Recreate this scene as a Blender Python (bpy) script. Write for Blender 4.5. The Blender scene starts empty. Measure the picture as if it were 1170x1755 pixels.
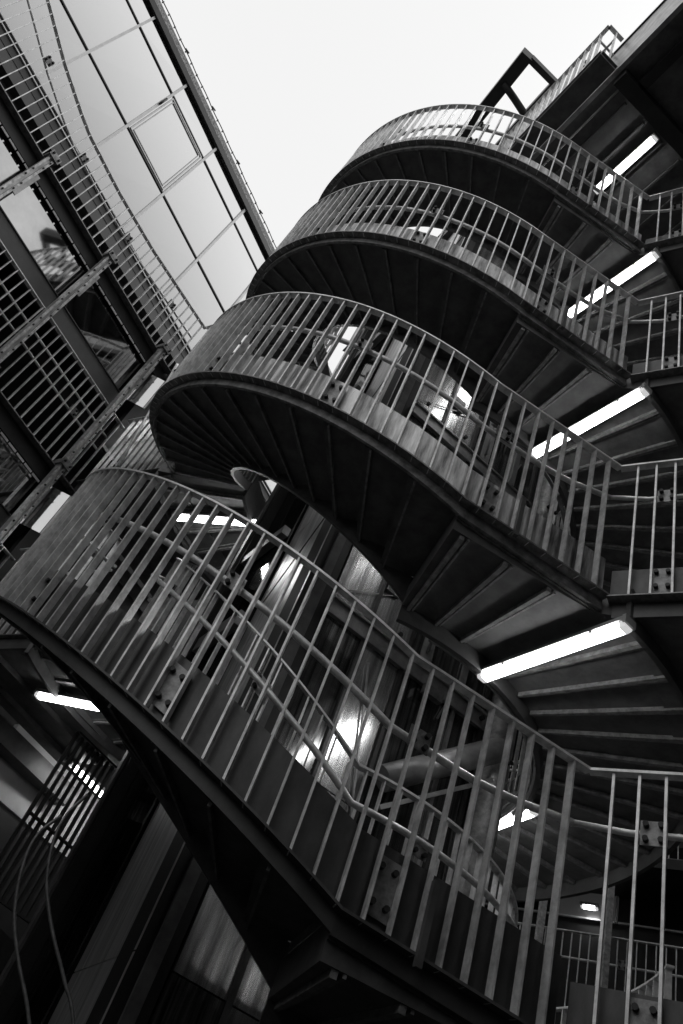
import bpy, math, random
from mathutils import Vector, Matrix
R_ = math.radians
rnd = random.Random(7)
scn = bpy.context.scene
col = scn.collection
S = 2.6                      # one storey in metres; plan coordinates below are in storeys

# ------------------------------------------------------------------ camera
cam = bpy.data.cameras.new('camera')
cam_o = bpy.data.objects.new('camera', cam); col.objects.link(cam_o)
PITCH, ROLL = R_(43.2646), R_(-24.6199)
cp, sp, c_, s_ = math.cos(PITCH), math.sin(PITCH), math.cos(ROLL), math.sin(ROLL)
fv = Vector((0, cp, sp)); r0 = Vector((1, 0, 0)); u0 = Vector((0, -sp, cp))
Rv = c_ * r0 - s_ * u0; Uv = s_ * r0 + c_ * u0
cam_o.matrix_world = Matrix(((Rv.x, Uv.x, -fv.x, 0), (Rv.y, Uv.y, -fv.y, 0), (Rv.z, Uv.z, -fv.z, 0), (0, 0, 0, 1)))
cam.sensor_fit = 'VERTICAL'; cam.sensor_height = 36.0
cam.lens = 1375.4 / 1755 * 36
cam.clip_start = .05; cam.clip_end = 2000
scn.camera = cam_o

# ------------------------------------------------------------------ sky and sun (overcast, black and white photograph)
SUN_EL, SUN_AZ = R_(66), R_(62)
w = bpy.data.worlds.new('World'); scn.world = w; w.use_nodes = True
nt = w.node_tree; nt.nodes.clear()
sky = nt.nodes.new('ShaderNodeTexSky'); sky.sky_type = 'NISHITA'; sky.sun_disc = False
sky.sun_elevation = SUN_EL; sky.sun_rotation = SUN_AZ; sky.dust_density = 4.0; sky.air_density = 1.0
bw = nt.nodes.new('ShaderNodeRGBToBW')
mx = nt.nodes.new('ShaderNodeMath'); mx.operation = 'MULTIPLY_ADD'     # cloud cover evens the sky out
mx.inputs[1].default_value = .07; mx.inputs[2].default_value = 5.8
bg = nt.nodes.new('ShaderNodeBackground'); bg.inputs[1].default_value = .15
ow = nt.nodes.new('ShaderNodeOutputWorld')
nt.links.new(sky.outputs[0], bw.inputs[0]); nt.links.new(bw.outputs[0], mx.inputs[0])
nt.links.new(mx.outputs[0], bg.inputs[0]); nt.links.new(bg.outputs[0], ow.inputs[0])
sun = bpy.data.lights.new('sun', 'SUN'); sun.energy = .6; sun.angle = R_(24)
sun_o = bpy.data.objects.new('sun', sun); col.objects.link(sun_o)
sd = Vector((math.sin(SUN_AZ) * math.cos(SUN_EL), math.cos(SUN_AZ) * math.cos(SUN_EL), math.sin(SUN_EL)))
sun_o.rotation_euler = (-sd).to_track_quat('-Z', 'Y').to_euler()
scn.view_settings.view_transform = 'Standard'; scn.view_settings.look = 'None'
scn.view_settings.exposure = 0.0; scn.view_settings.gamma = 1.0
LAMP = 15.0

# ------------------------------------------------------------------ materials
def mat(name, base, rough=.5, metal=0., var=.0, scale=6., streak=0., bump=0., rvar=0., emit=0., spec=.5, stretch=(1, 1, 1), base2=None):
    m = bpy.data.materials.new(name); m.use_nodes = True
    n = m.node_tree; L = n.links; b = n.nodes['Principled BSDF']
    b.inputs['Base Color'].default_value = (base, base, base, 1)
    b.inputs['Roughness'].default_value = rough; b.inputs['Metallic'].default_value = metal
    b.inputs['Specular IOR Level'].default_value = spec
    if emit:
        b.inputs['Emission Color'].default_value = (1, 1, 1, 1); b.inputs['Emission Strength'].default_value = emit
    if var or bump or rvar:
        g = n.nodes.new('ShaderNodeNewGeometry')
        mp = n.nodes.new('ShaderNodeMapping'); mp.inputs['Scale'].default_value = stretch
        L.new(g.outputs['Position'], mp.inputs[0])
        no = n.nodes.new('ShaderNodeTexNoise'); no.inputs['Scale'].default_value = scale; no.inputs['Detail'].default_value = 7
        no.inputs['Roughness'].default_value = .65
        L.new(mp.outputs[0], no.inputs['Vector'])
        cr = n.nodes.new('ShaderNodeValToRGB')
        lo = max(0., base * (1 - var)); hi = base * (1 + var) if base2 is None else base2
        cr.color_ramp.elements[0].position = .36; cr.color_ramp.elements[1].position = .66
        cr.color_ramp.elements[0].color = (lo, lo, lo, 1); cr.color_ramp.elements[1].color = (hi, hi, hi, 1)
        L.new(no.outputs[0], cr.inputs[0]); L.new(cr.outputs[0], b.inputs['Base Color'])
        if rvar:
            n2 = n.nodes.new('ShaderNodeTexNoise'); n2.inputs['Scale'].default_value = scale * 2.3; n2.inputs['Detail'].default_value = 5
            L.new(mp.outputs[0], n2.inputs['Vector'])
            mr = n.nodes.new('ShaderNodeMapRange')
            mr.inputs['To Min'].default_value = max(.03, rough - rvar); mr.inputs['To Max'].default_value = min(1, rough + rvar)
            L.new(n2.outputs[0], mr.inputs[0]); L.new(mr.outputs[0], b.inputs['Roughness'])
        if bump:
            bp = n.nodes.new('ShaderNodeBump'); bp.inputs['Strength'].default_value = bump; bp.inputs['Distance'].default_value = .01
            L.new(no.outputs[0], bp.inputs['Height']); L.new(bp.outputs[0], b.inputs['Normal'])
    return m
M = dict(
    bar=mat('galvanised_bar', .74, .34, .35, .3, 9, rvar=.12),
    rail=mat('galvanised_rail', .8, .38, .3, .25, 12, rvar=.1),
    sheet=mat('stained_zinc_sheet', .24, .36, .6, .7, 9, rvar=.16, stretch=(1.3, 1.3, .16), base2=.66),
    plate=mat('bracket_steel', .24, .45, .6, .35, 20),
    bolt=mat('dark_bolt', .03, .5, .3),
    soffit=mat('dark_painted_steel', .12, .45, 0, .3, 7, bump=.12, rvar=.1),
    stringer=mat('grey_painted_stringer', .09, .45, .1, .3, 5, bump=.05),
    black=mat('black_paint', .018, .5, 0, .3, 5),
    dark=mat('dark_interior', .012, .8, 0, .4, 3),
    tower=mat('brushed_steel_cladding', .74, .2, .85, .45, 10, rvar=.07, stretch=(2.2, 2.2, .1)),
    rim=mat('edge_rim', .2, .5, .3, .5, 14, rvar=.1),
    darkglass=mat('dark_window_glass', .012, .12, 0, .2, 2, spec=.15),
    streak=mat('dark_streaked_steel', .22, .12, .85, .8, 12, rvar=.07, stretch=(2.5, 2.5, .08)),
    tower_matte=mat('matt_steel_cladding', .85, .34, .8, .3, 10, rvar=.07, stretch=(2.2, 2.2, .1)),
    lip=mat('worn_tread_lip', .26, .5, .2, .4, 18),
    sheet_dark=mat('shaded_dark_sheet', .07, .4, .5, .35, 5, rvar=.1, stretch=(1, 1, .5)),  # the lowest flight's dimmer light put into the colour; straight railings share it
    steel=mat('grey_steel', .36, .4, .6, .3, 6, rvar=.1),
    column=mat('column_steel', .45, .45, .6, .4, 14, rvar=.1),
    strip=mat('bright_glass_strip', .62, .08, 1, .05, .5),
    mirror_dull=mat('tinted_glass', .5, .04, 1, .12, 1.5),
    frame=mat('pale_window_frame', .62, .4, .2, .08, 8),
    clad=mat('dark_grey_cladding', .06, .5, .1, .15, 4),
    mid=mat('grey_concrete', .16, .8, 0, .4, 5, bump=.2),
    gravel=mat('roof_edge_gravel', .34, .9, 0, .7, 30, bump=.6),
    wall=mat('dark_wall', .035, .7, 0, .3, 3),
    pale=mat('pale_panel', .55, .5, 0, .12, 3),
    ground=mat('asphalt', .03, .85, 0, .3, 8, bump=.2),
    lamp=mat('lamp_diffuser', .8, .4, 0, emit=LAMP),
    lens_end=mat('lamp_lens_end', .7, .3, 0, emit=.55),
    lit=mat('lit_window', .08, .3, 0, emit=.02),
    cap=mat('lamp_housing', .4, .35, 0, .1, 10),
)
def glass_mat():
    m = bpy.data.materials.new('clear_glass'); m.use_nodes = True
    n = m.node_tree; n.nodes.clear(); L = n.links
    o = n.nodes.new('ShaderNodeOutputMaterial'); t = n.nodes.new('ShaderNodeBsdfTransparent'); g = n.nodes.new('ShaderNodeBsdfGlossy')
    t.inputs[0].default_value = (.8, .8, .8, 1); g.inputs['Roughness'].default_value = .04
    f = n.nodes.new('ShaderNodeFresnel'); f.inputs[0].default_value = 1.7
    x = n.nodes.new('ShaderNodeMixShader')
    L.new(f.outputs[0], x.inputs[0]); L.new(t.outputs[0], x.inputs[1]); L.new(g.outputs[0], x.inputs[2]); L.new(x.outputs[0], o.inputs[0])
    return m
def coated_glass(name, lo, hi, dark):
    m = bpy.data.materials.new(name); m.use_nodes = True
    n = m.node_tree; n.nodes.clear(); L = n.links
    o = n.nodes.new('ShaderNodeOutputMaterial'); g = n.nodes.new('ShaderNodeBsdfGlossy'); g.inputs['Roughness'].default_value = .025
    d = n.nodes.new('ShaderNodeBsdfDiffuse'); d.inputs[0].default_value = (dark, dark, dark, 1)
    lw = n.nodes.new('ShaderNodeLayerWeight'); mr = n.nodes.new('ShaderNodeMapRange')
    mr.inputs['From Min'].default_value = .345; mr.inputs['From Max'].default_value = .475; mr.inputs['To Min'].default_value = lo; mr.inputs['To Max'].default_value = hi
    x = n.nodes.new('ShaderNodeMixShader')
    L.new(lw.outputs['Facing'], mr.inputs[0]); L.new(mr.outputs[0], x.inputs[0]); L.new(d.outputs[0], x.inputs[1]); L.new(g.outputs[0], x.inputs[2]); L.new(x.outputs[0], o.inputs[0])
    return m
M['glass'] = glass_mat()
M['mirror'] = coated_glass('coated_solar_glass', .40, .98, .08)

# ------------------------------------------------------------------ builders
def tag(o, label=None, cat=None, group=None, kind=None):
    if label: o['label'] = label
    if cat: o['category'] = cat
    if group: o['group'] = group
    if kind: o['kind'] = kind
    return o
def thing(name, loc, label, cat, group=None):
    o = bpy.data.objects.new(name, None); col.objects.link(o)
    o.location = Vector(loc) * S; o.empty_display_size = .2
    return tag(o, label, cat, group)
def root_loc(p):
    v = Vector((0, 0, 0))
    while p is not None:
        v += p.location; p = p.parent
    return v
class MB:
    def __init__(s): s.v = []; s.f = []; s.smooth = False
    def hexa(s, a):           # eight points: bottom ring of four, top ring of four
        i = len(s.v); s.v += [Vector(p) for p in a]
        for q in ((3, 2, 1, 0), (4, 5, 6, 7), (0, 1, 5, 4), (1, 2, 6, 5), (2, 3, 7, 6), (3, 0, 4, 7)): s.f.append([i + k for k in q])
        return s
    def bar(s, p, q, wd, ht, side=None):
        p = Vector(p); q = Vector(q); d = (q - p).normalized()
        if side is None:
            side = d.cross(Vector((0, 0, 1)))
            if side.length < 1e-3: side = Vector((1, 0, 0))
        side = Vector(side); side = (side - d * side.dot(d)).normalized(); up = side.cross(d).normalized()
        a = side * wd / 2; b = up * ht / 2
        return s.hexa([p - a - b, p + a - b, p + a + b, p - a + b, q - a - b, q + a - b, q + a + b, q - a + b])
    def sweep(s, st, close=True):   # stations of four corners
        i = len(s.v)
        for q in st: s.v += [Vector(p) for p in q]
        n = len(st)
        for k in range(n - 1):
            a = i + 4 * k; b = a + 4
            for j in range(4): s.f.append([a + j, a + (j + 1) % 4, b + (j + 1) % 4, b + j])
        s.f.append([i + 3, i + 2, i + 1, i]); e = i + 4 * (n - 1); s.f.append([e, e + 1, e + 2, e + 3])
        return s
    def tube(s, pts, r, seg=10):
        pts = [Vector(p) for p in pts]; i = len(s.v); n = len(pts); ref = None
        for k, p in enumerate(pts):
            d = (pts[min(k + 1, n - 1)] - pts[max(k - 1, 0)]).normalized()
            if ref is None: ref = d.orthogonal().normalized()
            ref = (ref - d * ref.dot(d)).normalized(); o2 = d.cross(ref)
            for j in range(seg):
                a = 2 * math.pi * j / seg; s.v.append(p + (ref * math.cos(a) + o2 * math.sin(a)) * r)
        for k in range(n - 1):
            for j in range(seg):
                a = i + k * seg + j; b = i + k * seg + (j + 1) % seg; s.f.append([a, b, b + seg, a + seg])
        s.f.append([i + j for j in range(seg)][::-1]); s.f.append([i + (n - 1) * seg + j for j in range(seg)])
        s.smooth = True
        return s
    def prism(s, poly, z0, z1):
        i = len(s.v); n = len(poly)
        s.v += [Vector((p[0], p[1], z0)) for p in poly] + [Vector((p[0], p[1], z1)) for p in poly]
        s.f.append([i + k for k in range(n)][::-1]); s.f.append([i + n + k for k in range(n)])
        for k in range(n): s.f.append([i + k, i + (k + 1) % n, i + n + (k + 1) % n, i + n + k])
        return s
    def build(s, name, m, parent=None, loc=None, bevel=0.):
        off = root_loc(parent) if parent is not None else (Vector(loc) * S if loc is not None else Vector((0, 0, 0)))
        me = bpy.data.meshes.new(name); me.from_pydata([tuple(v * S - off) for v in s.v], [], s.f)
        import bmesh
        bm = bmesh.new(); bm.from_mesh(me); bmesh.ops.recalc_face_normals(bm, faces=bm.faces); bm.to_mesh(me); bm.free()
        me.materials.append(M[m] if isinstance(m, str) else m)
        if s.smooth:
            for p in me.polygons: p.use_smooth = len(p.vertices) == 4
        o = bpy.data.objects.new(name, me); col.objects.link(o)
        if parent is not None: o.parent = parent
        elif loc is not None: o.location = off
        if bevel:
            b = o.modifiers.new('bevel', 'BEVEL'); b.width = bevel; b.segments = 2; b.limit_method = 'ANGLE'
        return o
def inst(name, me, parent, loc, rz):
    o = bpy.data.objects.new(name, me); col.objects.link(o); o.parent = parent
    o.location = Vector(loc) * S - root_loc(parent); o.rotation_euler = (0, 0, rz)
    return o

# ------------------------------------------------------------------ plan of the spiral stair (in storeys)
CX, CY, RO = .244, 2.4205, 1.09
SL = 3.171                    # rise per full turn, in storeys
PJ = -89.04; PTOP = -199.0    # a flight runs from PJ up to PTOP (degrees)
ZF, ZL, H = .467, .436, .502  # baluster feet: foot of the flight, landing; railing height
KX, KY = .689, 1.395          # corner where the landing meets the walkway
GROUND = -.564
def pol(r, a): return Vector((CX + r * math.cos(R_(a)), CY + r * math.sin(R_(a))))
ND = Vector((-.755, .655)).normalized(); DD = Vector((.655, .755)).normalized()
def F(s, n, z): v = DD * s + ND * n; return Vector((v.x, v.y, z))
EB = pol(RO, PJ); KB = Vector((KX, KY))
def edge(a, off=0.):          # outer edge of flight + straight piece to the corner
    if a <= PJ: return pol(RO + off, a)
    d = Vector((math.cos(R_(a)), math.sin(R_(a)))); c = Vector((CX, CY)); e = KB - EB
    # ray from centre meets the straight piece
    den = d.x * e.y - d.y * e.x
    t = ((EB - c).x * e.y - (EB - c).y * e.x) / den
    return c + d * (t + off)
AK = math.degrees(math.atan2(KY - CY, KX - CX))
def zb(a): return ZF + SL * (PJ - a) / 360 if a <= PJ else ZF + (ZL - ZF) * (a - PJ) / (AK - PJ)
def arange(a, b, n): return [a + (b - a) * i / n for i in range(n + 1)]
def band(mb, angs, ri, ro, zlo, zhi, fn=pol):
    st = []
    for a in angs:
        p = fn(ri, a); q = fn(ro, a)
        l = zlo(a) if callable(zlo) else zlo; h = zhi(a) if callable(zhi) else zhi
        st.append([(p.x, p.y, l), (q.x, q.y, l), (q.x, q.y, h), (p.x, p.y, h)])
    return mb.sweep(st)
def eband(mb, angs, oi, oo, zlo, zhi): return band(mb, angs, oi, oo, zlo, zhi, lambda o, a: edge(a, o))

def bar_mesh(h, depth, thick, m, name='baluster'):
    b = MB().hexa([(-depth / 2, -thick / 2, -.012), (depth / 2, -thick / 2, -.012), (depth / 2, thick / 2, -.012), (-depth / 2, thick / 2, -.012),
                   (-depth / 2, -thick / 2, h), (depth / 2, -thick / 2, h), (depth / 2, thick / 2, h), (-depth / 2, thick / 2, h)])
    me = bpy.data.meshes.new(name); me.from_pydata([tuple(v * S) for v in b.v], [], [list(reversed(f)) for f in b.f]); me.materials.append(M[m])
    import bmesh
    bm = bmesh.new(); bm.from_mesh(me); bmesh.ops.recalc_face_normals(bm, faces=bm.faces); bm.to_mesh(me); bm.free()
    return me
BAL = bar_mesh(H - .004, .0175, .0046, 'bar')
BAL_IN = bar_mesh(.452, .014, .0042, 'bar')
BAL_S = bar_mesh(H - .004, .010, .0055, 'bar')

def bolt_mesh(r, l):
    m = MB().tube([(0, 0, 0), (l, 0, 0)], r, 8); me = bpy.data.meshes.new('bolt'); me.from_pydata([tuple(v * S) for v in m.v], [], m.f); me.materials.append(M['bolt']); return me
BOLT = bolt_mesh(.0058, .0105); BOLT_BIG = bolt_mesh(.008, .012); BOLT_SMALL = bolt_mesh(.0045, .0055)
class Bolts:
    def __init__(s): s.l = []
    def build(s, name, m, parent):
        for p, rz in s.l: inst('bolt', BOLT, parent, p, rz)
def plate_with_bolts(mb_plate, mb_bolt, a, b, z0, z1, out):
    # plate between two posts a and b (plan points), thickness along out
    a = Vector(a); b = Vector(b); o = Vector(out).normalized() * .003
    mb_plate.hexa([(a.x, a.y, z0[0]), (b.x, b.y, z0[1]), (b.x + o.x, b.y + o.y, z0[1]), (a.x + o.x, a.y + o.y, z0[0]),
                   (a.x, a.y, z1[0]), (b.x, b.y, z1[1]), (b.x + o.x, b.y + o.y, z1[1]), (a.x + o.x, a.y + o.y, z1[0])])
    for t in (.22, .78):
        for u in (.2, .8):
            p = a.lerp(b, t); zl = z0[0] + (z0[1] - z0[0]) * t; zh = z1[0] + (z1[1] - z1[0]) * t; z = zl + (zh - zl) * u
            mb_bolt.l.append(((p.x + o.x, p.y + o.y, z), math.atan2(o.y, o.x)))

BALA = [-86.9 + 2.6 * i for i in range(-43, 8)]
PAIRS = [(-165.0 + 26 * i, -162.4 + 26 * i) for i in range(-1, 4)]
ORD = ['lowest', 'second', 'third', 'topmost']
WHERE = ['nearest the camera and lowest', 'second from the ground', 'third from the ground', 'highest against the white sky']

def flight(k):
    t = thing('stair_flight', (CX, CY, ZF + k), ['dark steel spiral flight lowest of the four, black underside over the tower foot',
              'dark steel spiral flight second from the ground with fanned treads seen from below',
              'dark steel spiral flight third from the ground, between two lit landings',
              'dark steel spiral flight topmost of the four under the white sky'][k], 'stair flight', 'spiral stair flights')
    n = 15; da = (PJ - PTOP) / n
    for i in range(n):
        a1 = PJ - i * da; a0 = a1 - da
        z = zb(a1) + k + .026; rise = SL * da / 360
        mb = MB(); an = arange(a0 - .5, a1 + .45, 4)
        band(mb, an, .714, RO - .03, z, z + .006)
        band(mb, [a0 - .5, a0 + .05], .714, RO - .03, z + .0065, z + rise - .001)    # riser up to the next tread
        pass  #  stiffener under the fold
        tr_ = mb.build('tread', 'soffit', t)
        mb = MB(); band(mb, [a1 + .46, a1 + .95], .716, RO - .032, z - .022, z + .004); band(mb, [a0 + .35, a0 + .7], .716, RO - .032, z - .014, z - .0005)
        mb.build('lip', 'lip', tr_)
    an = arange(PTOP, PJ, 60)
    f = lambda d: (lambda a: zb(a) + k + d)
    mb = MB(); band(mb, an, RO - .03, RO - .0245, f(-.03), f(.012)); band(mb, an, RO - .0235, RO - .014, f(-.042), f(-.0125)); band(mb, an, RO - .0235, RO + .012, f(-.012), f(-.007))
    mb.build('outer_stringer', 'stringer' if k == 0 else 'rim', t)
    mb = MB(); band(mb, an, .70, .713, f(-.062), f(.075)); mb.build('inner_stringer', 'soffit', t)
    return t
def flight_railing(k):
    t = thing('stair_railing', (edge(AK).x, edge(AK).y, ZL + k), ['galvanised flat-bar railing of the lowest spiral flight, curving across the foreground',
              'galvanised flat-bar railing of the second spiral flight, crossing the middle of the picture',
              'galvanised flat-bar railing of the third spiral flight from the ground',
              'galvanised flat-bar railing of the topmost flight, seen against white sky'][k], 'railing', 'railings of the spiral flights')
    an = arange(PTOP, PJ, 70) + arange(PJ, AK, 8)[1:]
    f = lambda d: (lambda a: zb(a) + k + d)
    eband(MB(), an, -.011, .011, f(H - .004), f(H + .002)).build('top_rail', 'rail', t)
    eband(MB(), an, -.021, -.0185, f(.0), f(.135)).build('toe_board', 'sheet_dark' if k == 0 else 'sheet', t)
    MB().tube([(edge(a, -.03 - .02 * min(1, (AK - a) / 6)).x, edge(a, -.03 - .02 * min(1, (AK - a) / 6)).y, zb(a) + k + H - .11 - .03 * min(1, (AK - a) / 12)) for a in an], .0082).build('handrail', 'rail', t)
    for a in BALA:
        if a < PTOP or a > AK + .3: continue
        p = edge(a); inst('baluster', BAL, t, (p.x, p.y, zb(a) + k), R_(a))
    for a, b in PAIRS:
        if a < PTOP: continue
        po = Vector((math.cos(R_((a + b) / 2)), math.sin(R_((a + b) / 2))))
        mp, mbb = MB(), Bolts()
        plate_with_bolts(mp, mbb, edge(a, -.012), edge(b, -.012), (zb(a) + k + .012, zb(b) + k + .012), (zb(a) + k + .112, zb(b) + k + .112), po)
        pl = mp.build('bracket_plate', 'plate', t); mbb.build('bolt', 'bolt', pl)
        mp, mbb = MB(), Bolts()
        plate_with_bolts(mp, mbb, edge(a, -.034), edge(b, -.034), (zb(a) + k + H - .162, zb(b) + k + H - .162), (zb(a) + k + H - .118, zb(b) + k + H - .118), po)
        pl = mp.build('handrail_bracket', 'plate', t); mbb.build('bolt', 'bolt', pl)
    # square joint post beside the lower bracket
    p = edge(-81.7, .010); q = edge(-81.1, .010)
    MB().hexa([(p.x, p.y, zb(-82) + k - .03), (q.x, q.y, zb(-82) + k - .03), (edge(-81.1, .022).x, edge(-81.1, .022).y, zb(-82) + k - .03), (edge(-81.7, .022).x, edge(-81.7, .022).y, zb(-82) + k - .03),
               (p.x, p.y, zb(-82) + k + .11), (q.x, q.y, zb(-82) + k + .11), (edge(-81.1, .022).x, edge(-81.1, .022).y, zb(-82) + k + .11), (edge(-81.7, .022).x, edge(-81.7, .022).y, zb(-82) + k + .11)]).build('joint_post', 'stringer', t)
    return t
def inner_railing(k):
    t = thing('inner_railing', (pol(.7, PJ).x, pol(.7, PJ).y, ZL + k), ['flat-bar inner railing beside the lift tower on the lowest flight and landing',
              'flat-bar inner railing beside the lift tower on the second flight and landing',
              'flat-bar inner railing beside the lift tower on the third flight and landing',
              'flat-bar inner railing beside the lift tower on the topmost flight and landing'][k], 'railing', 'inner railings round the lift tower')
    zz = lambda a: (zb(a) if a <= PJ else ZF - .02) + k
    an = arange(PTOP, PJ, 60) + arange(PJ, 20, 50)[1:]
    f = lambda d: (lambda a: zz(a) + d)
    band(MB(), an, .69, .711, f(.452), f(.458)).build('top_rail', 'rail', t)
    MB().tube([(pol(.745, a).x, pol(.745, a).y, zz(a) + .345) for a in an], .0082).build('handrail', 'rail', t)
    h_ = lambda a, r, dz: (pol(r, a).x, pol(r, a).y, zz(max(a, PTOP)) + dz)
    lp = [h_(PTOP + 2, .745, .349), h_(PTOP - 1, .745, .345), h_(PTOP - 4, .75, .34), h_(PTOP - 6, .765, .325), h_(PTOP - 6.5, .785, .30), h_(PTOP - 5, .80, .275), h_(PTOP - 2, .80, .26), h_(PTOP + 6, .78, .24)]
    MB().tube(lp, .0082).build('handrail_loop', 'rail', t)
    a = PTOP + 1
    while a < 20:
        p = pol(.70, a); inst('baluster', BAL_IN, t, (p.x, p.y, zz(a)), R_(a)); a += 3.9
    a = -190
    while a < 10:
        p = pol(.714, a); q = pol(.714, a + 3.9); mp, mbb = MB(), Bolts()
        plate_with_bolts(mp, mbb, p, q, (zz(a) + .325, zz(a + 3.9) + .325), (zz(a) + .375, zz(a + 3.9) + .375), Vector((math.cos(R_(a)), math.sin(R_(a)))))
        pl = mp.build('handrail_bracket', 'plate', t); mbb.build('bolt', 'bolt', pl); a += 39
def landing(k):
    t = thing('landing', (CX, CY, ZL + k), ['curved steel landing of the lowest level with ribbed dark underside, behind the foreground railing',
              'curved steel landing with ribbed underside, lit by the big fluorescent lamp right of centre',
              'curved steel landing with ribbed underside, second below the roof slab',
              'curved steel landing with ribbed underside directly below the roof slab'][k], 'landing', 'curved landings round the tower')
    an = arange(PJ, 161, 90); z = ZL + k
    band(MB(), an, .714, 1.15, z - .05, z + .02, lambda r, a: pol(r, a) if r < 1 else (edge(a, -.031) if a < AK + 1 else pol(1.15, a))).build('deck', 'soffit', t)
    a = PJ + 1.6
    while a < 160:
        if not (-70 < a < -60):
            mb = MB(); o = edge(min(a, AK)).length
            ro = 1.148 if a > AK + 1 else (edge(a) - Vector((CX, CY))).length - .035
            band(mb, [a - .35, a + .35], .716, ro, z - .064, z - .0505)
            band(mb, [a + .8, a + 1.15], .716, ro, z - .057, z - .0505)
            mb.build('rib', 'lip', t)
        a += 6.95
    an2 = arange(AK + 1.5, 160, 80)
    band(MB(), an2, 1.151, 1.166, z - .1, z + .024).build('outer_stringer', 'stringer', t)
    mb = MB(); an3 = arange(PJ, AK, 8)
    eband(mb, an3, -.03, -.0245, lambda a: zb(a) + k - .049, lambda a: zb(a) + k + .01); eband(mb, an3, -.0235, -.014, lambda a: zb(a) + k - .045, lambda a: zb(a) + k - .0125); eband(mb, an3, -.0235, .012, lambda a: zb(a) + k - .012, lambda a: zb(a) + k - .007)
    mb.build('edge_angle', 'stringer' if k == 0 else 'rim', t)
    band(MB(), an, .698, .7135, z - .10, z + .055).build('inner_stringer', 'stringer', t)
    # bundle of conduits hung along the inner stringer
    mb = MB(); a2 = arange(-80, 10, 40)
    mb.tube([(pol(.685, a).x, pol(.685, a).y, z - .09) for a in a2], .005, 8); mb.tube([(pol(.672, a).x, pol(.672, a).y, z - .07) for a in a2], .004, 8)
    mb.build('conduit', 'steel', t)
def straight_railing(t, a, b, z, toe=True, inward=None, tin=.05, tstart=None, top=None, nb=None, bal=None, pair0=2, pairs=9, tube_d=(.125,)):
    """a railing from plan point a to b standing at z"""
    a = Vector(a); b = Vector(b); d = (b - a); L = d.length; d = d.normalized()
    n = Vector(inward).normalized() if inward is not None else Vector((-d.y, d.x))
    rz = math.atan2(n.y, n.x); top = top or (lambda u: H)
    ns = 24; us = [L * i / ns for i in range(ns + 1)]
    def st(o0, o1, z0, z1):
        r = []
        for u in us:
            p = a + d * u + n * o0; q = a + d * u + n * o1; h = top(u)
            r.append([(p.x, p.y, z0(h)), (q.x, q.y, z0(h)), (q.x, q.y, z1(h)), (p.x, p.y, z1(h))])
        return r
    MB().sweep(st(-.011, .011, lambda h: z + h - .004, lambda h: z + h + .002)).build('top_rail', 'rail', t)
    if toe:
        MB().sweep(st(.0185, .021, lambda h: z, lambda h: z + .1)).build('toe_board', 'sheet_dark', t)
    MB().sweep(st(-.012, .022, lambda h: z - .016, lambda h: z - .0125)).build('edge_angle', 'plate', t)
    for td in tube_d:
        MB().tube(([tstart] if tstart else []) + [(*(a + d * u + n * tin), z + top(u) - td) for u in us[1 if tstart else 0:]], .0065).build('handrail', 'rail', t)
    u = .05; i = 0; nbars = []
    cache = {}
    while u < L - .01:
        h = round(top(u) / .02) * .02 if abs(top(u) - H) > .004 else H
        if bal is not None and h == H: me = bal
        else:
            if h not in cache: cache[h] = bar_mesh(h - .004, .0165, .0046, 'bar')
            me = cache[h]
        p = a + d * u; inst('baluster', me, t, (p.x, p.y, z), rz)
        if i % pairs == pair0 and u + .05 < L:
            q = a + d * (u + .05); mp, mbb = MB(), Bolts()
            if toe:
                plate_with_bolts(mp, mbb, p + n * .012, q + n * .012, (z + .008,) * 2, (z + .09,) * 2, -n)
                pl = mp.build('bracket_plate', 'plate', t); mbb.build('bolt', 'bolt', pl)
            mp, mbb = MB(), Bolts(); zt = z + top(u) - tube_d[0]
            plate_with_bolts(mp, mbb, p + n * .03, q + n * .03, (zt - .025,) * 2, (zt + .025,) * 2, -n)
            pl = mp.build('handrail_bracket', 'plate', t); mbb.build('bolt', 'bolt', pl)
        u += .05; i += 1
LVL = ['lowest', 'second', 'third', 'fourth']
def walkway(k):
    z = ZL + k; s0 = DD.dot(KB)
    t = thing('walkway', tuple(F(s0, -.3, z)), 'straight dark walkway running off right from the %s landing' % LVL[k], 'walkway', 'walkways running off right')
    q = [F(s0 + .03, .33, 0), F(s0 + .03, -1.45, 0), F(s0 + .95, -1.45, 0), F(s0 + .95, .30, 0)]
    MB().prism([(p.x, p.y) for p in q], z - .056, z + .016).build('deck', 'soffit', t)
    mb = MB(); a = F(s0 + .022, .385, z - .03); b = F(s0 + .022, -1.45, z - .03); mb.bar(a, b, .009, .065); mb.build('edge_beam', 'stringer', t)
    for i in range(6):
        n0 = .1 - i * .25
        MB().bar(F(s0 + .04, n0, z - .066), F(s0 + .93, n0, z - .066), .02, .018).build('rib', 'soffit', t)
    r = thing('walkway_railing', (KX, KY, z), 'flat-bar railing turning right from the corner of the %s landing' % LVL[k], 'railing', 'railings of the right walkways')
    e = F(s0, -1.45, 0)
    straight_railing(r, KB, (e.x, e.y), z, inward=DD, bal=BAL_S, pair0=1, tin=.034, tstart=(edge(AK, -.03).x, edge(AK, -.03).y, z + H - .11), tube_d=(.11,))
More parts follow.
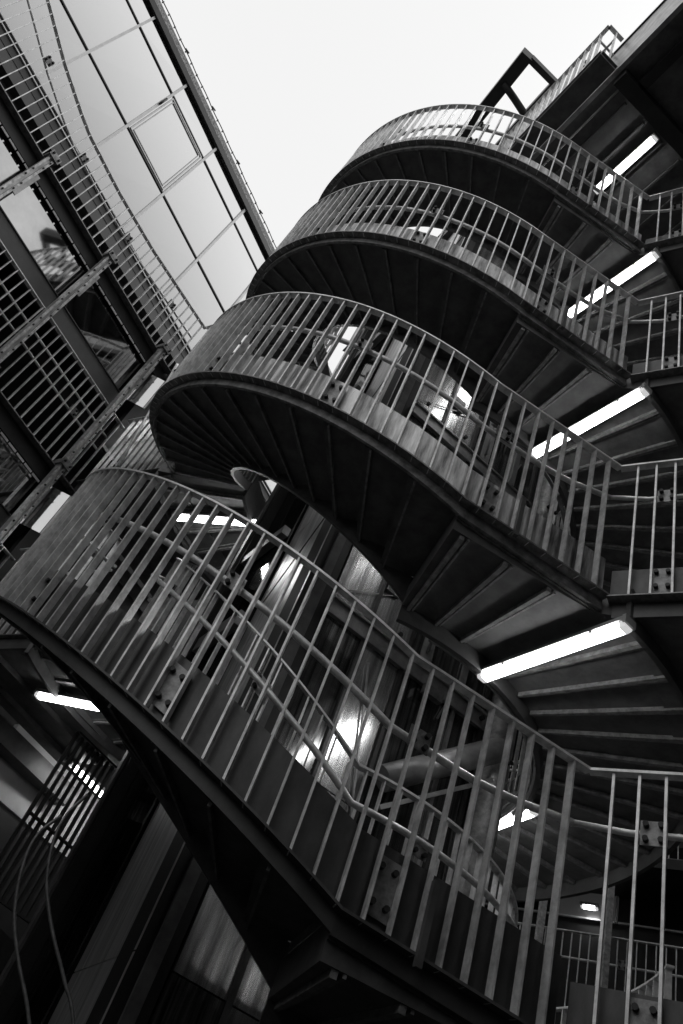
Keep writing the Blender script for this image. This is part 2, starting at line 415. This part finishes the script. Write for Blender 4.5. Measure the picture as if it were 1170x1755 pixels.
def bridge(k):
    z = ZL + k
    t = thing('bridge', tuple(F(1.58, 2.7, z)), ['short steel bridge joining the glazed gallery to the spiral stair, bottom left of its kind',
        'short steel bridge joining gallery and stair, under the lit lamp behind the foreground railing',
        'short steel bridge joining gallery and stair, with bright bars above the foreground railing',
        'short steel bridge from the uppermost gallery to the spiral stair'][k], 'bridge', 'bridges to the left gallery')
    pts = [F(1.60, 3.03, 0), F(1.60, 2.40, 0), F(2.4, 2.40, 0), F(2.4, 3.03, 0)]
    MB().prism([(p.x, p.y) for p in pts], z - .056, z + .016).build('deck', 'soffit', t)
    MB().bar(F(1.594, 3.03, z - .03), F(1.594, 2.41, z - .03), .01, .075).build('edge_beam', 'stringer', t)
    for i in range(3): MB().bar(F(1.61, 2.55 + .18 * i, z - .068), F(2.38, 2.55 + .18 * i, z - .068), .022, .022).build('rib', 'soffit', t)
    r = thing('bridge_railing', tuple(F(1.58, 3.0, z)), 'flat-bar railing along the near edge of the %s bridge from gallery to stair' % ['lowest', 'second', 'third', 'uppermost'][k], 'railing', 'railings of the bridges')
    a = F(1.58, 3.02, 0); b = F(1.58, 2.42, 0)
    straight_railing(r, (a.x, a.y), (b.x, b.y), z, inward=DD)
def ring_railing(k):
    t = thing('landing_railing', (*pol(1.12, 40), ZL + k), 'curved outer railing at the back of the %s landing, behind the tower' % LVL[k], 'railing', 'outer railings at the back of the landings')
    z = ZL + k; an = arange(-18, 116, 60)
    band(MB(), an, 1.111, 1.131, z + H - .004, z + H + .002).build('top_rail', 'rail', t)
    band(MB(), an, 1.098, 1.101, z, z + .1).build('toe_board', 'sheet', t)
    MB().tube([(pol(1.07, a).x, pol(1.07, a).y, z + H - .125) for a in an], .0075, 8).build('handrail', 'rail', t)
    a = -17
    while a < 116:
        p = pol(1.121, a); inst('baluster', BAL, t, (p.x, p.y, z), R_(a)); a += 2.6
for k in range(4):
    flight(k); flight_railing(k); landing(k); walkway(k); bridge(k); inner_railing(k)
    if k < 3: ring_railing(k)

# ------------------------------------------------------------------ fluorescent lamps
def lamp(p, q, label, grp='fluorescent lamps'):
    p = Vector(p); q = Vector(q); d = (q - p).normalized(); t = thing('fluorescent_lamp', tuple((p + q) / 2), label, 'lamp', grp)
    wd = .036
    side = d.cross(Vector((0, 0, 1))).normalized()
    def prof(c, w0, w1, z0, z1): return [c - side * w0 + Vector((0, 0, z0)), c + side * w0 + Vector((0, 0, z0)), c + side * w1 + Vector((0, 0, z1)), c - side * w1 + Vector((0, 0, z1))]
    MB().sweep([prof(p + d * .016, wd * .36, wd / 2, -.016, .0), prof(q - d * .016, wd * .36, wd / 2, -.016, .0)]).build('diffuser', 'lamp', t, bevel=.008)
    MB().sweep([prof(p + d * .004, wd / 2 + .004, wd / 2 - .004, .0005, .02), prof(q - d * .004, wd / 2 + .004, wd / 2 - .004, .0005, .02)]).build('housing', 'cap', t)
    for e, f in ((p, d), (q, -d)):
        MB().sweep([prof(e, wd * .36, wd / 2, -.014, .0), prof(e + f * .0155, wd * .38, wd / 2 - .001, -.0165, .0)]).build('lens_end', 'lens_end', t)
        MB().bar(e - f * .006 + Vector((0, 0, .006)), e + f * .0035 + Vector((0, 0, .006)), wd * 1.1, .022, side=side).build('end_cap', 'cap', t)
        MB().bar(e + f * .09 + Vector((0, 0, .0005)), e + f * .098 + Vector((0, 0, .0005)), wd * 1.12, .012, side=side).build('clip', 'cap', t)
def polz(r, a, z): v = pol(r, a); return Vector((v.x, v.y, z))
for k, lb in enumerate(['long lit fluorescent lamp under the big landing, largest lamp of the picture', 'lit fluorescent lamp crossing behind the second flight railing',
                        'lit fluorescent lamp behind the third flight railing near the right edge']):
    lamp(polz(.695, -64.6, 1.340 + k), polz(1.165, -65.2, 1.340 + k), lb)
lamp((.505, 1.617, 4.345), (.63, 1.268, 4.345), 'topmost lit fluorescent lamp, fixed under the dark roof slab')
lamp((-.71, 3.0, 2.345), (-.30, 2.775, 2.345), 'lit fluorescent lamp behind the foreground railing left of the tower')
lamp((-.71, 3.0, 3.345), (-.30, 2.775, 3.345), 'lit fluorescent lamp hidden behind the second flight, over the middle bridge')
lamp(tuple(F(1.78, 2.62, 3.36)), tuple(F(2.2, 2.62, 3.36)), 'added fluorescent lamp under the uppermost bridge, unseen behind dense bars, brightening the railing below')  # added out of sight to brighten the bridge rails below
lamp((-.80, 3.13, 1.345), (-.445, 2.945, 1.345), 'low lit fluorescent lamp at the left below the foreground flight')
lamp((.86, 2.86, 1.345), (.98, 2.33, 1.345), 'small lit fluorescent lamp half hidden by the column, lower right')
lamp(tuple(F(5.1, 1.30, 2.24)), tuple(F(5.1, 1.20, 2.24)), 'tiny distant lamp over the gallery across the courtyard, lower right')
lamp((-.64, 3.70, 1.37), (-.32, 4.07, 1.37), 'lit fluorescent lamp broken up by dark bars, lower left')

# ------------------------------------------------------------------ lift tower in the eye of the stair
tw = thing('lift_tower', (CX, CY, GROUND), 'tall lift tower clad in brushed steel and glass inside the spiral stair', 'lift tower')
Z0, Z1, HT = GROUND + .004, 4.36, .44
TC = Vector((CX, CY))
def T(na, u, o, z):
    """tower face with outward normal na degrees: u along the face, o outward from the face"""
    n = Vector((math.cos(R_(na)), math.sin(R_(na)))); d = Vector((-n.y, n.x)); v = TC + n * (HT + o) + d * u
    return Vector((v.x, v.y, z))
def tbox(na, u0, u1, o0, o1, z0, z1):
    return MB().hexa([T(na, u0, o0, z0), T(na, u1, o0, z0), T(na, u1, o1, z0), T(na, u0, o1, z0), T(na, u0, o0, z1), T(na, u1, o0, z1), T(na, u1, o1, z1), T(na, u0, o1, z1)])
FR, RI, BK, LF = -69, 21, 111, -159
def clad(na, u0, u1, name, m, cuts):
    zs = [Z0] + [c for c in cuts if Z0 < c < Z1] + [Z1]
    for z0, z1 in zip(zs, zs[1:]):
        e = rnd.uniform(0, .0025)
        tbox(na, u0, u1, -.014, -e, z0 + .002, z1 - .002).build(name, m, tw)
lev = [k + .40 for k in range(-1, 5)]
half = sorted(lev + [k + .93 for k in range(-1, 4)])
def clad2(na, u0, u1, ms):
    zs = [Z0] + [c for c in half if Z0 < c < Z1] + [Z1]
    for i, (z0, z1) in enumerate(zip(zs, zs[1:])):
        tbox(na, u0, u1, -.014, -rnd.uniform(0, .0025), z0 + .002, z1 - .002).build('metal_panel', ms[i % 2], tw)
clad2(FR, -.345, -.203, ('tower', 'streak')); clad2(FR, -.199, -.05, ('tower', 'tower'))
for u, m_ in ((-.201, 'stringer'), (-.048, 'black'), (.062, 'black'), (.172, 'steel'), (.285, 'black')):
    tbox(FR, u - .006, u + .006, .0005, .0095, Z0, Z1).build('mullion', m_, tw)
for u0, u1 in ((-.046, .06), (.064, .17), (.174, .285)): clad(FR, u0, u1, 'streaked_panel', 'streak', lev)
for u0, u1 in ((-.035, .203), (.207, .435)):        # panels tilted inward, an added angle that brings the lamp's reflection onto them
    zs = [Z0] + [c for c in half if Z0 < c < Z1] + [Z1]
    for z0, z1 in zip(zs, zs[1:]):
        oa, ob = -.12 * (.44 - u0), -.12 * (.44 - u1); z0 += .002; z1 -= .002
        MB().hexa([T(LF, u0, oa - .012, z0), T(LF, u1, ob - .012, z0), T(LF, u1, ob, z0), T(LF, u0, oa, z0), T(LF, u0, oa - .012, z1), T(LF, u1, ob - .012, z1), T(LF, u1, ob, z1), T(LF, u0, oa, z1)]).build('metal_panel', 'tower_matte', tw)
for u0, u1 in ((-.345, -.19), (-.186, -.045)): tbox(LF, u0, u1, -.05, -.044, Z0, Z1).build('glass_panel', 'glass', tw)
for na in (RI, BK):
    for u0, u1 in ((-.345, -.12), (-.116, .11), (.114, .345)): clad(na, u0, u1, 'metal_panel', 'tower', half)
# corner posts
for na in (FR, RI, BK, LF):
    post = tbox(na, -.438, -.352, -.088, -.004, Z0, Z1).build('corner_post', 'column' if na == RI else 'black', tw)
    tbox(na, -.41, -.38, -.003, .006, Z0, Z1).build('flange', 'soffit', post)
c = MB().tube([T(FR, .36, .01, Z0), T(FR, .36, .01, Z1)], .05, 20).build('column', 'column', tw)
for k in range(5):
    for dz in (.33, .47):
        for du in (-.02, .02): inst('bolt', BOLT_BIG, c, T(FR, .36 + du, .056, k - .02 + dz), R_(FR))
MB().prism([tuple(TC + Vector((math.cos(R_(a)), math.sin(R_(a)))) * .5) for a in (-114, -24, 66, 156)], Z0, Z1 - .01).build('shaft_core', 'dark', tw)
MB().prism([tuple(TC + Vector((math.cos(R_(a)), math.sin(R_(a)))) * .61) for a in (-114, -24, 66, 156)], Z1 + .002, Z1 + .05).build('tower_cap', 'stringer', tw)
for k in range(4):
    if k == 0: continue
    z = k + .385
    b = tbox(FR, -.345, .30, .001, .016, z, z + .055).build('transom', 'steel', tw)
    tbox(FR, -.345, .30, .017, .024, z + .05, z + .058).build('transom_lip', 'steel', b)
    for u in (-.30, -.1, .27): inst('bolt', BOLT_BIG, b, T(FR, u, .017, z + .09 if u < 0 else z + .03), R_(FR))
    MB().tube([T(FR, -.03, .05, k + .02), T(FR, .30, .10, k + .30)], .036, 14).build('duct', 'steel', tw)
    MB().bar(T(FR, -.02, .06, k - .06), T(FR, .30, .09, k + .2), .008, .012).build('brace', 'steel', tw)
    MB().bar(T(FR, -.16, .006, k + .33), T(FR, -.06, .006, k - .1), .005, .005).build('brace', 'steel', tw)
    MB().bar(T(FR, .12, .006, k + .32), T(FR, .2, .006, k + .62), .005, .005).build('brace', 'steel', tw)
    MB().bar(T(FR, -.34, .006, k + .48), T(FR, -.06, .006, k + .66), .0035, .0035).build('brace', 'steel', tw)
    MB().bar(T(LF, .05, -.036, k + .55), T(LF, .42, .004, k + .86), .0035, .0035).build('brace', 'stringer', tw)
    tbox(LF, -.44, -.045, -.04, -.01, k + .5, k + .56).build('transom', 'steel', tw)
    tbox(LF, -.44, -.045, -.04, -.01, k + .95, k + .99).build('transom', 'steel', tw)
    d = tbox(FR, .0, .045, .002, .006, k + .47, k + .86).build('door_jamb', 'steel', tw)
    d = tbox(FR, .18, .19, .002, .008, k + .47, k + .86).build('door_jamb', 'steel', tw)
    for u, zc in ((.02, .62), (.1, .70), (.23, .66)):
        MB().tube([T(FR, u, .012, k + zc - .12), T(FR, u + .004, .012, k + zc + .14)], .0035, 8).build('conduit', 'steel', tw)
    tbox(FR, -.19, -.14, .002, .012, k + .60, k + .67).build('notice_plate', 'plate', tw)
    # signal box with bolts beside the corner
    bx = tbox(FR, .03, .10, .018, .04, z - .035, z - .004).build('junction_box', 'plate', tw)

# ------------------------------------------------------------------ left building
fb = thing('glazed_building', tuple(F(.8, 3.7, GROUND)), 'modern building on the left with a mirror glazed top storey under a flat roof edge', 'building')
def fbox(mb, s0, s1, n0, n1, z0, z1):
    return mb.hexa([F(s0, n0, z0), F(s1, n0, z0), F(s1, n1, z0), F(s0, n1, z0), F(s0, n0, z1), F(s1, n0, z1), F(s1, n1, z1), F(s0, n1, z1)])
SE = 3.6
fbox(MB(), -2.5, SE, 3.66, 5.2, GROUND + .004, 4.40).build('body_wall', 'wall', fb)
fbox(MB(), -2.5, SE, 3.66, 5.2, 4.405, 6.0).build('upper_body', 'wall', fb)
fbox(MB(), -2.5, SE, 3.605, 3.659, 4.20, 4.30).build('spandrel', 'clad', fb)
fbox(MB(), -2.5, SE, 3.602, 3.659, 4.301, 4.399).build('sill_band', 'black', fb)
fbox(MB(), -2.5, SE, 3.592, 3.6015, 4.365, 4.373).build('sill_trim', 'frame', fb)
fbox(MB(), -2.5, SE, 3.592, 3.6, 4.401, 4.411).build('sill_trim', 'frame', fb)
ss = [-2.4, -1.92, -1.44, -.96, -.46, .02, .49, .97, 1.475, 1.945, 2.42, 2.9, 3.4]
zz = [4.415, 4.995, 5.68, 5.905]
for i in range(len(ss) - 1):
    for j in range(3):
        tilt = rnd.uniform(-.0015, .0015); t2 = rnd.uniform(-.0015, .0015)
        a, b, z0, z1 = ss[i] + .008, ss[i + 1] - .008, zz[j] + .006, zz[j + 1] - .006
        mb = MB(); mb.hexa([F(a, 3.605 + tilt, z0), F(b, 3.605 - tilt, z0), F(b, 3.625, z0), F(a, 3.625, z0), F(a, 3.605 + t2, z1), F(b, 3.605 + t2, z1), F(b, 3.625, z1), F(a, 3.625, z1)])
        wn = mb.build('pane', 'mirror', fb)
        if i == 6 and j == 1:
            for ins, wdt in ((.012, .010), (.034, .006)):
                x0, x1, y0, y1 = a + ins, b - ins, z0 + ins, z1 - ins
                for (p0, p1, q0, q1) in ((x0, x0 + wdt, y0, y1), (x1 - wdt, x1, y0, y1), (x0 + wdt + .0005, x1 - wdt - .0005, y0, y0 + wdt), (x0 + wdt + .0005, x1 - wdt - .0005, y1 - wdt, y1)):
                    fbox(MB(), p0, p1, 3.596, 3.6025, q0, q1).build('window_frame', 'frame', wn)
                    fbox(MB(), p0 - .0012 if q1 - q0 > .1 else p0, p1 + .0012 if q1 - q0 > .1 else p1, 3.6026, 3.604, q0, q1).build('gasket', 'black', wn)
for s in ss:
    fbox(MB(), s - .009, s + .009, 3.592, 3.63, 4.413, 5.903).build('mullion', 'frame', fb)
for z in (4.995, 5.68): 
    for i in range(len(ss) - 1): fbox(MB(), ss[i] + .0092, ss[i + 1] - .0092, 3.596, 3.63, z - .0058, z + .0058).build('transom', 'black', fb)
mb = MB(); mb.tube([F(.49, 3.575, 5.45), F(.49, 3.575, 5.53)], .006, 8); mb.bar(F(.49, 3.583, 5.44), F(.49, 3.583, 5.56), .012, .012); mb.build('window_stay', 'bolt', fb)
fbox(MB(), -2.5, SE, 3.60, 5.2, 6.001, 6.03).build('roof_slab', 'mid', fb)
fbox(MB(), -2.5, SE, 3.577, 3.64, 5.907, 5.975).build('gutter', 'black', fb)
fbox(MB(), -2.5, SE, 3.579, 3.6, 5.976, 6.045).build('roof_edge', 'gravel', fb)
# wire with clips along the roof edge
mb = MB(); pts = []
s = -1.5
while s < 3.0: pts.append(F(s, 3.57, 6.065 + .004 * math.sin(s * 23))); s += .05
mb.tube(pts, .004, 6)
cls = []; s = -1.4; i = 0
while s < 3.0:
    cl = MB(); cls.append(cl); cl.bar(F(s, 3.57, 6.046), F(s, 3.57, 6.072 + .014 * (i % 5 == 0)), .008, .008); 
    if i % 5 == 0: cl.bar(F(s - .02, 3.57, 6.074), F(s + .02, 3.565, 6.082), .008, .01)
    s += .085; i += 1
wr = thing('roof_cable', tuple(F(.5, 3.525, 6.1)), 'thin lightning cable with clips along the left roof edge', 'cable')
mb.build('wire', 'bolt', wr); [c.build('clip', 'bolt', wr) for c in cls]

# galleries on the left building
for k in (1, 2, 3):
    z = 2.375 + (k - 2) if k < 3 else 3.435
    nm = {1: 'lowest', 2: 'middle', 3: 'uppermost'}[k]
    g = thing('gallery', tuple(F(.5, 3.3, z)), 'dark gallery deck of the left building, %s of three' % nm, 'gallery', 'gallery decks on the left building')
    fbox(MB(), -2.2, 1.60, 3.04, 3.655, z - .105, z - .018).build('deck', 'black', g)
    fbox(MB(), 1.602, 2.6, 3.035, 3.655, z - .105, z - .018).build('deck', 'stringer', g)
    st = MB()
    s = -2.1
    while s < 1.4: fbox(st, s, s + .052, 3.036, 3.0395, z - .128, z - .116); s += .06
    st.build('perforated_strip', 'pale', g)
    fbox(MB(), -2.2, 1.6, 3.0, 3.036, z - .019, z - .0125).build('edge_strip', 'plate', g)
    r = thing('gallery_railing', tuple(F(.5, 3.03, z)), {1: 'thin-bar gallery railing of the left building, lowest, near the left edge', 2: 'thin-bar gallery railing between perforated columns on the left, middle level',
                                                         3: 'long thin-bar gallery railing in front of the glazed top storey, upper left'}[k], 'railing', 'gallery railings on the left building')
    a = F(-1.1, 3.02, 0); b = F(1.58, 3.02, 0)
    if k == 3:
        def top(u):
            s = -1.1 + u; pts = [(-1.1, .92), (-.6, .8), (-.25, .645), (.01, .52), (.32, .415), (.65, .395), (1.01, .412), (1.58, .49)]
            for (s0, h0), (s1, h1) in zip(pts, pts[1:]):
                if s <= s1: t = (s - s0) / (s1 - s0); return h0 + (h1 - h0) * t
            return .49
        straight_railing(r, (a.x, a.y), (b.x, b.y), z, toe=False, inward=ND, top=top, tube_d=(.1,))
    else:
        straight_railing(r, (a.x, a.y), (b.x, b.y), z, toe=False, inward=ND, tube_d=(.19, .09))
    if k < 3:
        bm_ = thing('spandrel_beam', tuple(F(.5, 3.05, z + .6)), 'flat dark beam above the %s gallery railing' % nm, 'beam', 'flat beams of the left galleries')
        fbox(MB(), -2.2, 1.445, 3.046, 3.075, z + .525, z + .645).build('web', 'clad', bm_)
        fbox(MB(), -2.2, 1.445, 3.04, 3.08, z + .6455, z + .652).build('flange', 'black', bm_)
        lab = ['glass screen at the far left between gallery and column', 'glass screen mirroring pale sky left of the middle column', 'dark glass screen mirroring the stair next to the right column', 'narrow bright glass strip right of the right column']
        for i, (s0, s1) in enumerate(((-.2, .325), (.365, .855), (.885, 1.425), (1.462, 1.556))):
            gs = thing('glass_screen', tuple(F((s0 + s1) / 2, 3.06, z + .65)), lab[i] + ', %s gallery' % nm, 'glass screen', 'glass screens of the left galleries')
            z0 = z + (.655 if i < 3 else .66); z1 = z + .922
            if i == 3:
                MB().hexa([F(s0, 3.075, z0), F(s1 + .01, 2.97, z0), F(s1 + .015, 2.975, z0), F(s0 + .005, 3.08, z0), F(s0, 3.075, z1), F(s1 + .01, 2.97, z1), F(s1 + .015, 2.975, z1), F(s0 + .005, 3.08, z1)]).build('pane', 'strip', gs)
                MB().bar(F(s1 + .018, 2.968, z0), F(s1 + .018, 2.968, z1), .008, .008).build('frame', 'steel', gs); continue
            fbox(MB(), s0, s1, 3.058, 3.064, z0, z1).build('pane', 'mirror_dull', gs)
            mb = MB(); fbox(mb, s0 - .006, s0 - .0005, 3.054, 3.068, z0, z1); fbox(mb, s1 + .0005, s1 + .006, 3.054, 3.068, z0, z1); mb.build('frame', 'black', gs)
    # dark wall panel beyond the right column
for k in (1, 2):
    z = 2.375 + (k - 2)
    wp = thing('wall_panel', tuple(F(1.85, 3.06, z + .5)), 'plain dark grey wall panel beyond the right column, %s level' % {1: 'lower', 2: 'upper'}[k], 'wall panel', 'plain wall panels by the bridges')
    fbox(MB(), 1.566, 2.6, 3.058, 3.09, z + .36, z + .9).build('sheet', 'clad', wp); fbox(MB(), 1.566, 2.6, 3.052, 3.0575, z + .34, z + .36).build('lower_trim', 'steel', wp)
# perforated columns
for i, s in enumerate((-.2, .34, .875, 1.442)):
    c = thing('perforated_column', tuple(F(s, 2.99, GROUND)), ['perforated steel column at the far left edge of the gallery', 'perforated steel column at the left edge with a bracket under the top gallery',
              'perforated steel column in the middle of the left galleries', 'perforated steel column nearest the stair on the left galleries'][i], 'column', 'perforated gallery columns')
    zt = 3.46
    for d in (-.013, .013): fbox(MB(), s + d - .006, s + d + .006, 2.965, 3.0, GROUND + .004, zt).build('channel', 'column', c)
    fbox(MB(), s - .0065, s + .0065, 2.972, 2.995, GROUND + .004, zt - .01).build('web', 'steel', c)
    z = GROUND + .3; AZN = math.atan2(-ND.y, -ND.x)
    while z < zt - .05:
        o = .012 if int(z * 40) % 2 else -.012
        inst('bolt', BOLT_SMALL, c, F(s + o, 2.9645, z), AZN); z += .062
    for k in (1, 2, 3):
        z = 2.375 + (k - 2) if k < 3 else 3.435
        br = MB(); fbox(br, s - .032, s + .032, 2.955, 2.963, z - .012, z + .03); fbox(br, s - .03, s - .022, 2.964, 3.03, z - .01, z + .02); fbox(br, s + .022, s + .03, 2.964, 3.03, z - .01, z + .02)
        b = br.build('bracket', 'plate', c)
        for ds in (-.02, .02): inst('bolt', BOLT, b, F(s + ds, 2.955, z + .01), AZN)
        gp = MB(); fbox(gp, s + .02, s + .045, 3.0, 3.006, z - .33, z - .12); gp.build('gusset', 'steel', c)
# tie rod between bridges
tr = MB().tube([F(1.575, 3.0, 3.5), F(1.575, 2.80, 2.50)], .0085, 10).build('rod', 'rail', None, loc=tuple(F(1.575, 2.8, 2.5)))
tr.name = 'tie_rod'; tag(tr, 'slanting steel tie rod between the upper bridge and the one below', 'rod')

# ------------------------------------------------------------------ roof slab and platform, upper right
A0 = Vector((.30, 1.16)); AU = Vector((-.3329, .943)).normalized(); AN = Vector((AU.y, -AU.x))
def G(u, n, z): v = A0 + AU * u + AN * n; return Vector((v.x, v.y, z))
def gbox(mb, u0, u1, n0, n1, z0, z1): return mb.hexa([G(u0, n0, z0), G(u1, n0, z0), G(u1, n1, z0), G(u0, n1, z0), G(u0, n0, z1), G(u1, n0, z1), G(u1, n1, z1), G(u0, n1, z1)])
rs = thing('roof_slab', tuple(G(.5, 1, 4.4)), 'dark ribbed roof slab with a pale parapet edge, upper right corner', 'roof')
gbox(MB(), -1.5, 2.2, .012, 1.7, 4.40, 4.50).build('slab', 'soffit', rs)
gbox(MB(), -1.5, 2.2, -.004, .011, 4.395, 4.868).build('parapet', 'steel', rs)
gbox(MB(), -1.5, 2.2, -.012, .03, 4.869, 4.885).build('coping', 'black', rs)
gbox(MB(), -1.5, 2.2, -.012, -.0045, 4.388, 4.402).build('drip_edge', 'steel', rs)
for i, n in enumerate((.13, .26, .39, .52, .65, .78, .91, 1.04, 1.17, 1.3)):
    gbox(MB(), .0, 2.2, n, n + .012, 4.378, 4.3995).build('rib', 'soffit', rs)
gbox(MB(), -.1, -.03, .02, 1.7, 4.33, 4.3995).build('cross_beam', 'black', rs)
gbox(MB(), -1.5, -.11, .1, .15, 4.35, 4.3995).build('beam', 'black', rs); gbox(MB(), -1.5, -.11, .5, .55, 4.35, 4.3995).build('beam', 'black', rs)
MB().tube([G(-.02, .06, 4.37), G(2.0, .06, 4.37)], .005, 8).build('conduit', 'steel', rs)
pf = thing('platform', tuple(G(.3, -.08, 4.4)), 'narrow railed platform hung outside the parapet, top right', 'platform')
gbox(MB(), -.06, .72, -.115, -.013, 4.41, 4.44).build('deck', 'soffit', pf)
p0, p1 = G(-.06, -.112, 0), G(.72, -.112, 0)
pr = thing('platform_railing', tuple(G(-.06, -.112, 4.44)), 'small flat-bar railing on the platform beside the parapet, against white sky', 'railing')
straight_railing(pr, (p0.x, p0.y), (p1.x, p1.y), 4.45, inward=AN, tube_d=(.13,))
p2 = G(-.06, -.012, 0)
pr2 = thing('platform_railing', tuple(G(-.06, -.05, 4.44)), 'short end railing closing the platform at the parapet, top right', 'railing')
straight_railing(pr2, (p0.x, p0.y), (p2.x, p2.y), 4.45, inward=AU, tube_d=(.13,), pair0=99)
# steel portal frame standing above the stair
pfm = thing('portal_frame', (.01, 1.72, 4.5), 'black steel frame with a slanted brace standing above the top flight', 'steel frame')
fz = 5.3
MB().bar((-.123, 1.43, fz), (-.46, 2.55, fz), .075, .10).build('beam', 'black', pfm)
MB().bar((-.098, 1.448, fz), (.092, 1.512, fz), .035, .06).build('beam', 'black', pfm)
MB().bar((.10, 1.499, fz), (.015, 1.745, fz), .05, .07).build('beam', 'black', pfm)
MB().bar((.015, 1.745, fz), (-.25, 2.55, fz), .05, .07).build('beam', 'black', pfm)
MB().tube([(-.184, 1.616, fz - .04), (-.09, 1.66, fz - .06), (.012, 1.70, fz - .12)], .022, 12).build('brace', 'black', pfm)
MB().tube([(.015, 1.73, fz - .05), (.02, 1.75, 4.9), (.02, 1.75, 4.5)], .024, 14).build('post', 'stringer', pfm)
MB().bar((-.06, 2.05, fz - .02), (-.33, 2.12, fz - .02), .02, .03).build('beam', 'black', pfm)

# ------------------------------------------------------------------ ground and surrounding buildings
g = MB(); g.v = [Vector(p) for p in ((-300, -300, GROUND), (300, -300, GROUND), (300, 300, GROUND), (-300, 300, GROUND))]; g.f = [[0, 1, 2, 3]]
tag(g.build('ground', 'ground'), kind='structure', label='dark asphalt courtyard ground')
rb = thing('rear_building', tuple(F(5.4, 1, GROUND)), 'dark building across the courtyard behind the stair, lower right', 'building')
fbox(MB(), 5.2, 6.2, -6, 5.3, GROUND + .004, 4.3).build('wall', 'wall', rb)
for k in range(0, 3):
    fbox(MB(), 4.75, 5.199, -6, 4.0, 1.36 + k, 1.42 + k).build('gallery_deck', 'black', rb)
    for i in range(14):
        n0 = -3.4 + i * .45
        wn = fbox(MB(), 5.18, 5.198, n0, n0 + .36, 2.2 + k, 2.72 + k).build('window', 'darkglass' if (i * 7 + k) % 5 else 'lit', rb)
        mb = MB(); fbox(mb, 5.17, 5.179, n0, n0 + .012, 2.2 + k, 2.72 + k); fbox(mb, 5.165, 5.179, n0 + .0125, n0 + .44, 2.19 + k, 2.2 + k); mb.build('window_bar', 'frame', wn)
for k in (0, 1, 2):
    r = thing('far_railing', tuple(F(4.76, -1.0, 1.44 + k)), 'thin-bar railing of the %s gallery across the courtyard' % ['lowest', 'middle', 'upper'][k], 'railing', 'railings across the courtyard')
    a = F(4.77, -1.0, 0); b = F(4.77, 3.1, 0)
    straight_railing(r, (a.x, a.y), (b.x, b.y), 1.44 + k, toe=False, inward=DD, bal=BAL_S)
# slim posts carrying that gallery
for i, n in enumerate((1.42, 1.05, .3, -.45)):
    o = MB().bar(F(4.72, n, GROUND + .004), F(4.72, n, 3.4), .035, .035).build('gallery_post', 'column', None, loc=tuple(F(4.72, n, GROUND)))
    tag(o, ['slim pale gallery post across the courtyard, left of the near pair', 'slim pale gallery post across the courtyard, right of the near pair', 'slim pale gallery post across the courtyard, just beyond the right edge', 'slim pale gallery post across the courtyard, farthest to the right'][i], 'post', 'posts across the courtyard')
xb = thing('right_building', tuple(F(1.5, -1.7, GROUND)), 'dark building closing the courtyard on the right, behind the walkways', 'building')
fbox(MB(), -4, 5.1, -3.2, -1.0, GROUND + .004, 4.1).build('wall', 'wall', xb)
for k in range(2):
    for i in range(12):
        fbox(MB(), -3 + i * .62, -2.55 + i * .62, -.998, -.98, .7 + k, 1.22 + k).build('window', 'mirror_dull', xb)
nb = thing('near_building', tuple(F(-3.6, 1, GROUND)), 'dark building behind the camera closing the courtyard', 'building')
fbox(MB(), -5.2, -4.2, -3.2, 5.2, GROUND + .004, 2.3).build('wall', 'wall', nb)
for k in range(1):
    for i in range(9):
        fbox(MB(), -4.198, -4.18, -1.4 + i * .62, -.95 + i * .62, .6 + k, 1.15 + k).build('window', 'mirror_dull', nb)

# lower left: dark screen, curved tubes
sc = thing('bar_screen', tuple(F(2.6, 3.0, .9)), 'dark vertical bar screen in front of the low broken-up lamp, lower left', 'screen')
def W(x, y, z): return Vector((x, y, z))
a, b = Vector((-.62, 3.35)), Vector((-.14, 3.83)); d = (b - a)
for i in range(20):
    p = a + d * (i / 19); MB().bar((p.x, p.y, .7), (p.x, p.y, 1.36), .015, .009, side=(d.x, d.y, 0)).build('slat', 'black', sc)
for z in (.70, 1.0, 1.365): MB().bar((a.x, a.y, z), (b.x, b.y, z), .02, .008).build('rail', 'black', sc)
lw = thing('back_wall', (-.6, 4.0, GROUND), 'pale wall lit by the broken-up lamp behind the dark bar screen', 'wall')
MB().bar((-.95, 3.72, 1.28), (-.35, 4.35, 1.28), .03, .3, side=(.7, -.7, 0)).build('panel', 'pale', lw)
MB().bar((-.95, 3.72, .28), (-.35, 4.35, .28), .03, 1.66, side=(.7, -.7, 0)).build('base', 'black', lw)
def smooth(pts, n=6):
    out = []; P_ = [Vector(p) for p in pts]
    for i in range(len(P_) - 1):
        p0, p1, p2, p3 = P_[max(i - 1, 0)], P_[i], P_[i + 1], P_[min(i + 2, len(P_) - 1)]
        for j in range(n):
            t = j / n; out.append(.5 * ((2 * p1) + (p2 - p0) * t + (2 * p0 - 5 * p1 + 4 * p2 - p3) * t * t + (3 * p1 - p0 - 3 * p2 + p3) * t ** 3))
    return out + [P_[-1]]
t1 = [(-.24, 1.6, .495), (-.26, 1.6, .449), (-.255, 1.6, .395), (-.227, 1.6, .324), (-.183, 1.6, .264), (-.114, 1.6, .188), (-.02, 1.6, .05), (.1, 1.6, -.15), (.14, 1.6, GROUND + .004)]
t2 = [(-.217, 1.6, .549), (-.232, 1.6, .502), (-.229, 1.6, .451), (-.203, 1.6, .385), (-.156, 1.6, .323), (-.095, 1.6, .261), (-.05, 1.6, .212), (.05, 1.6, .05), (.2, 1.6, GROUND + .004)]
for t, lb in ((t1, 'thin curved steel tube at the lower left, the outer of two'), (t2, 'thin curved steel tube at the lower left, the inner of two')):
    o = MB().tube(smooth(t), .0032, 10).build('curved_tube', 'plate', None, loc=t[-1]); tag(o, lb, 'tube', 'curved tubes')
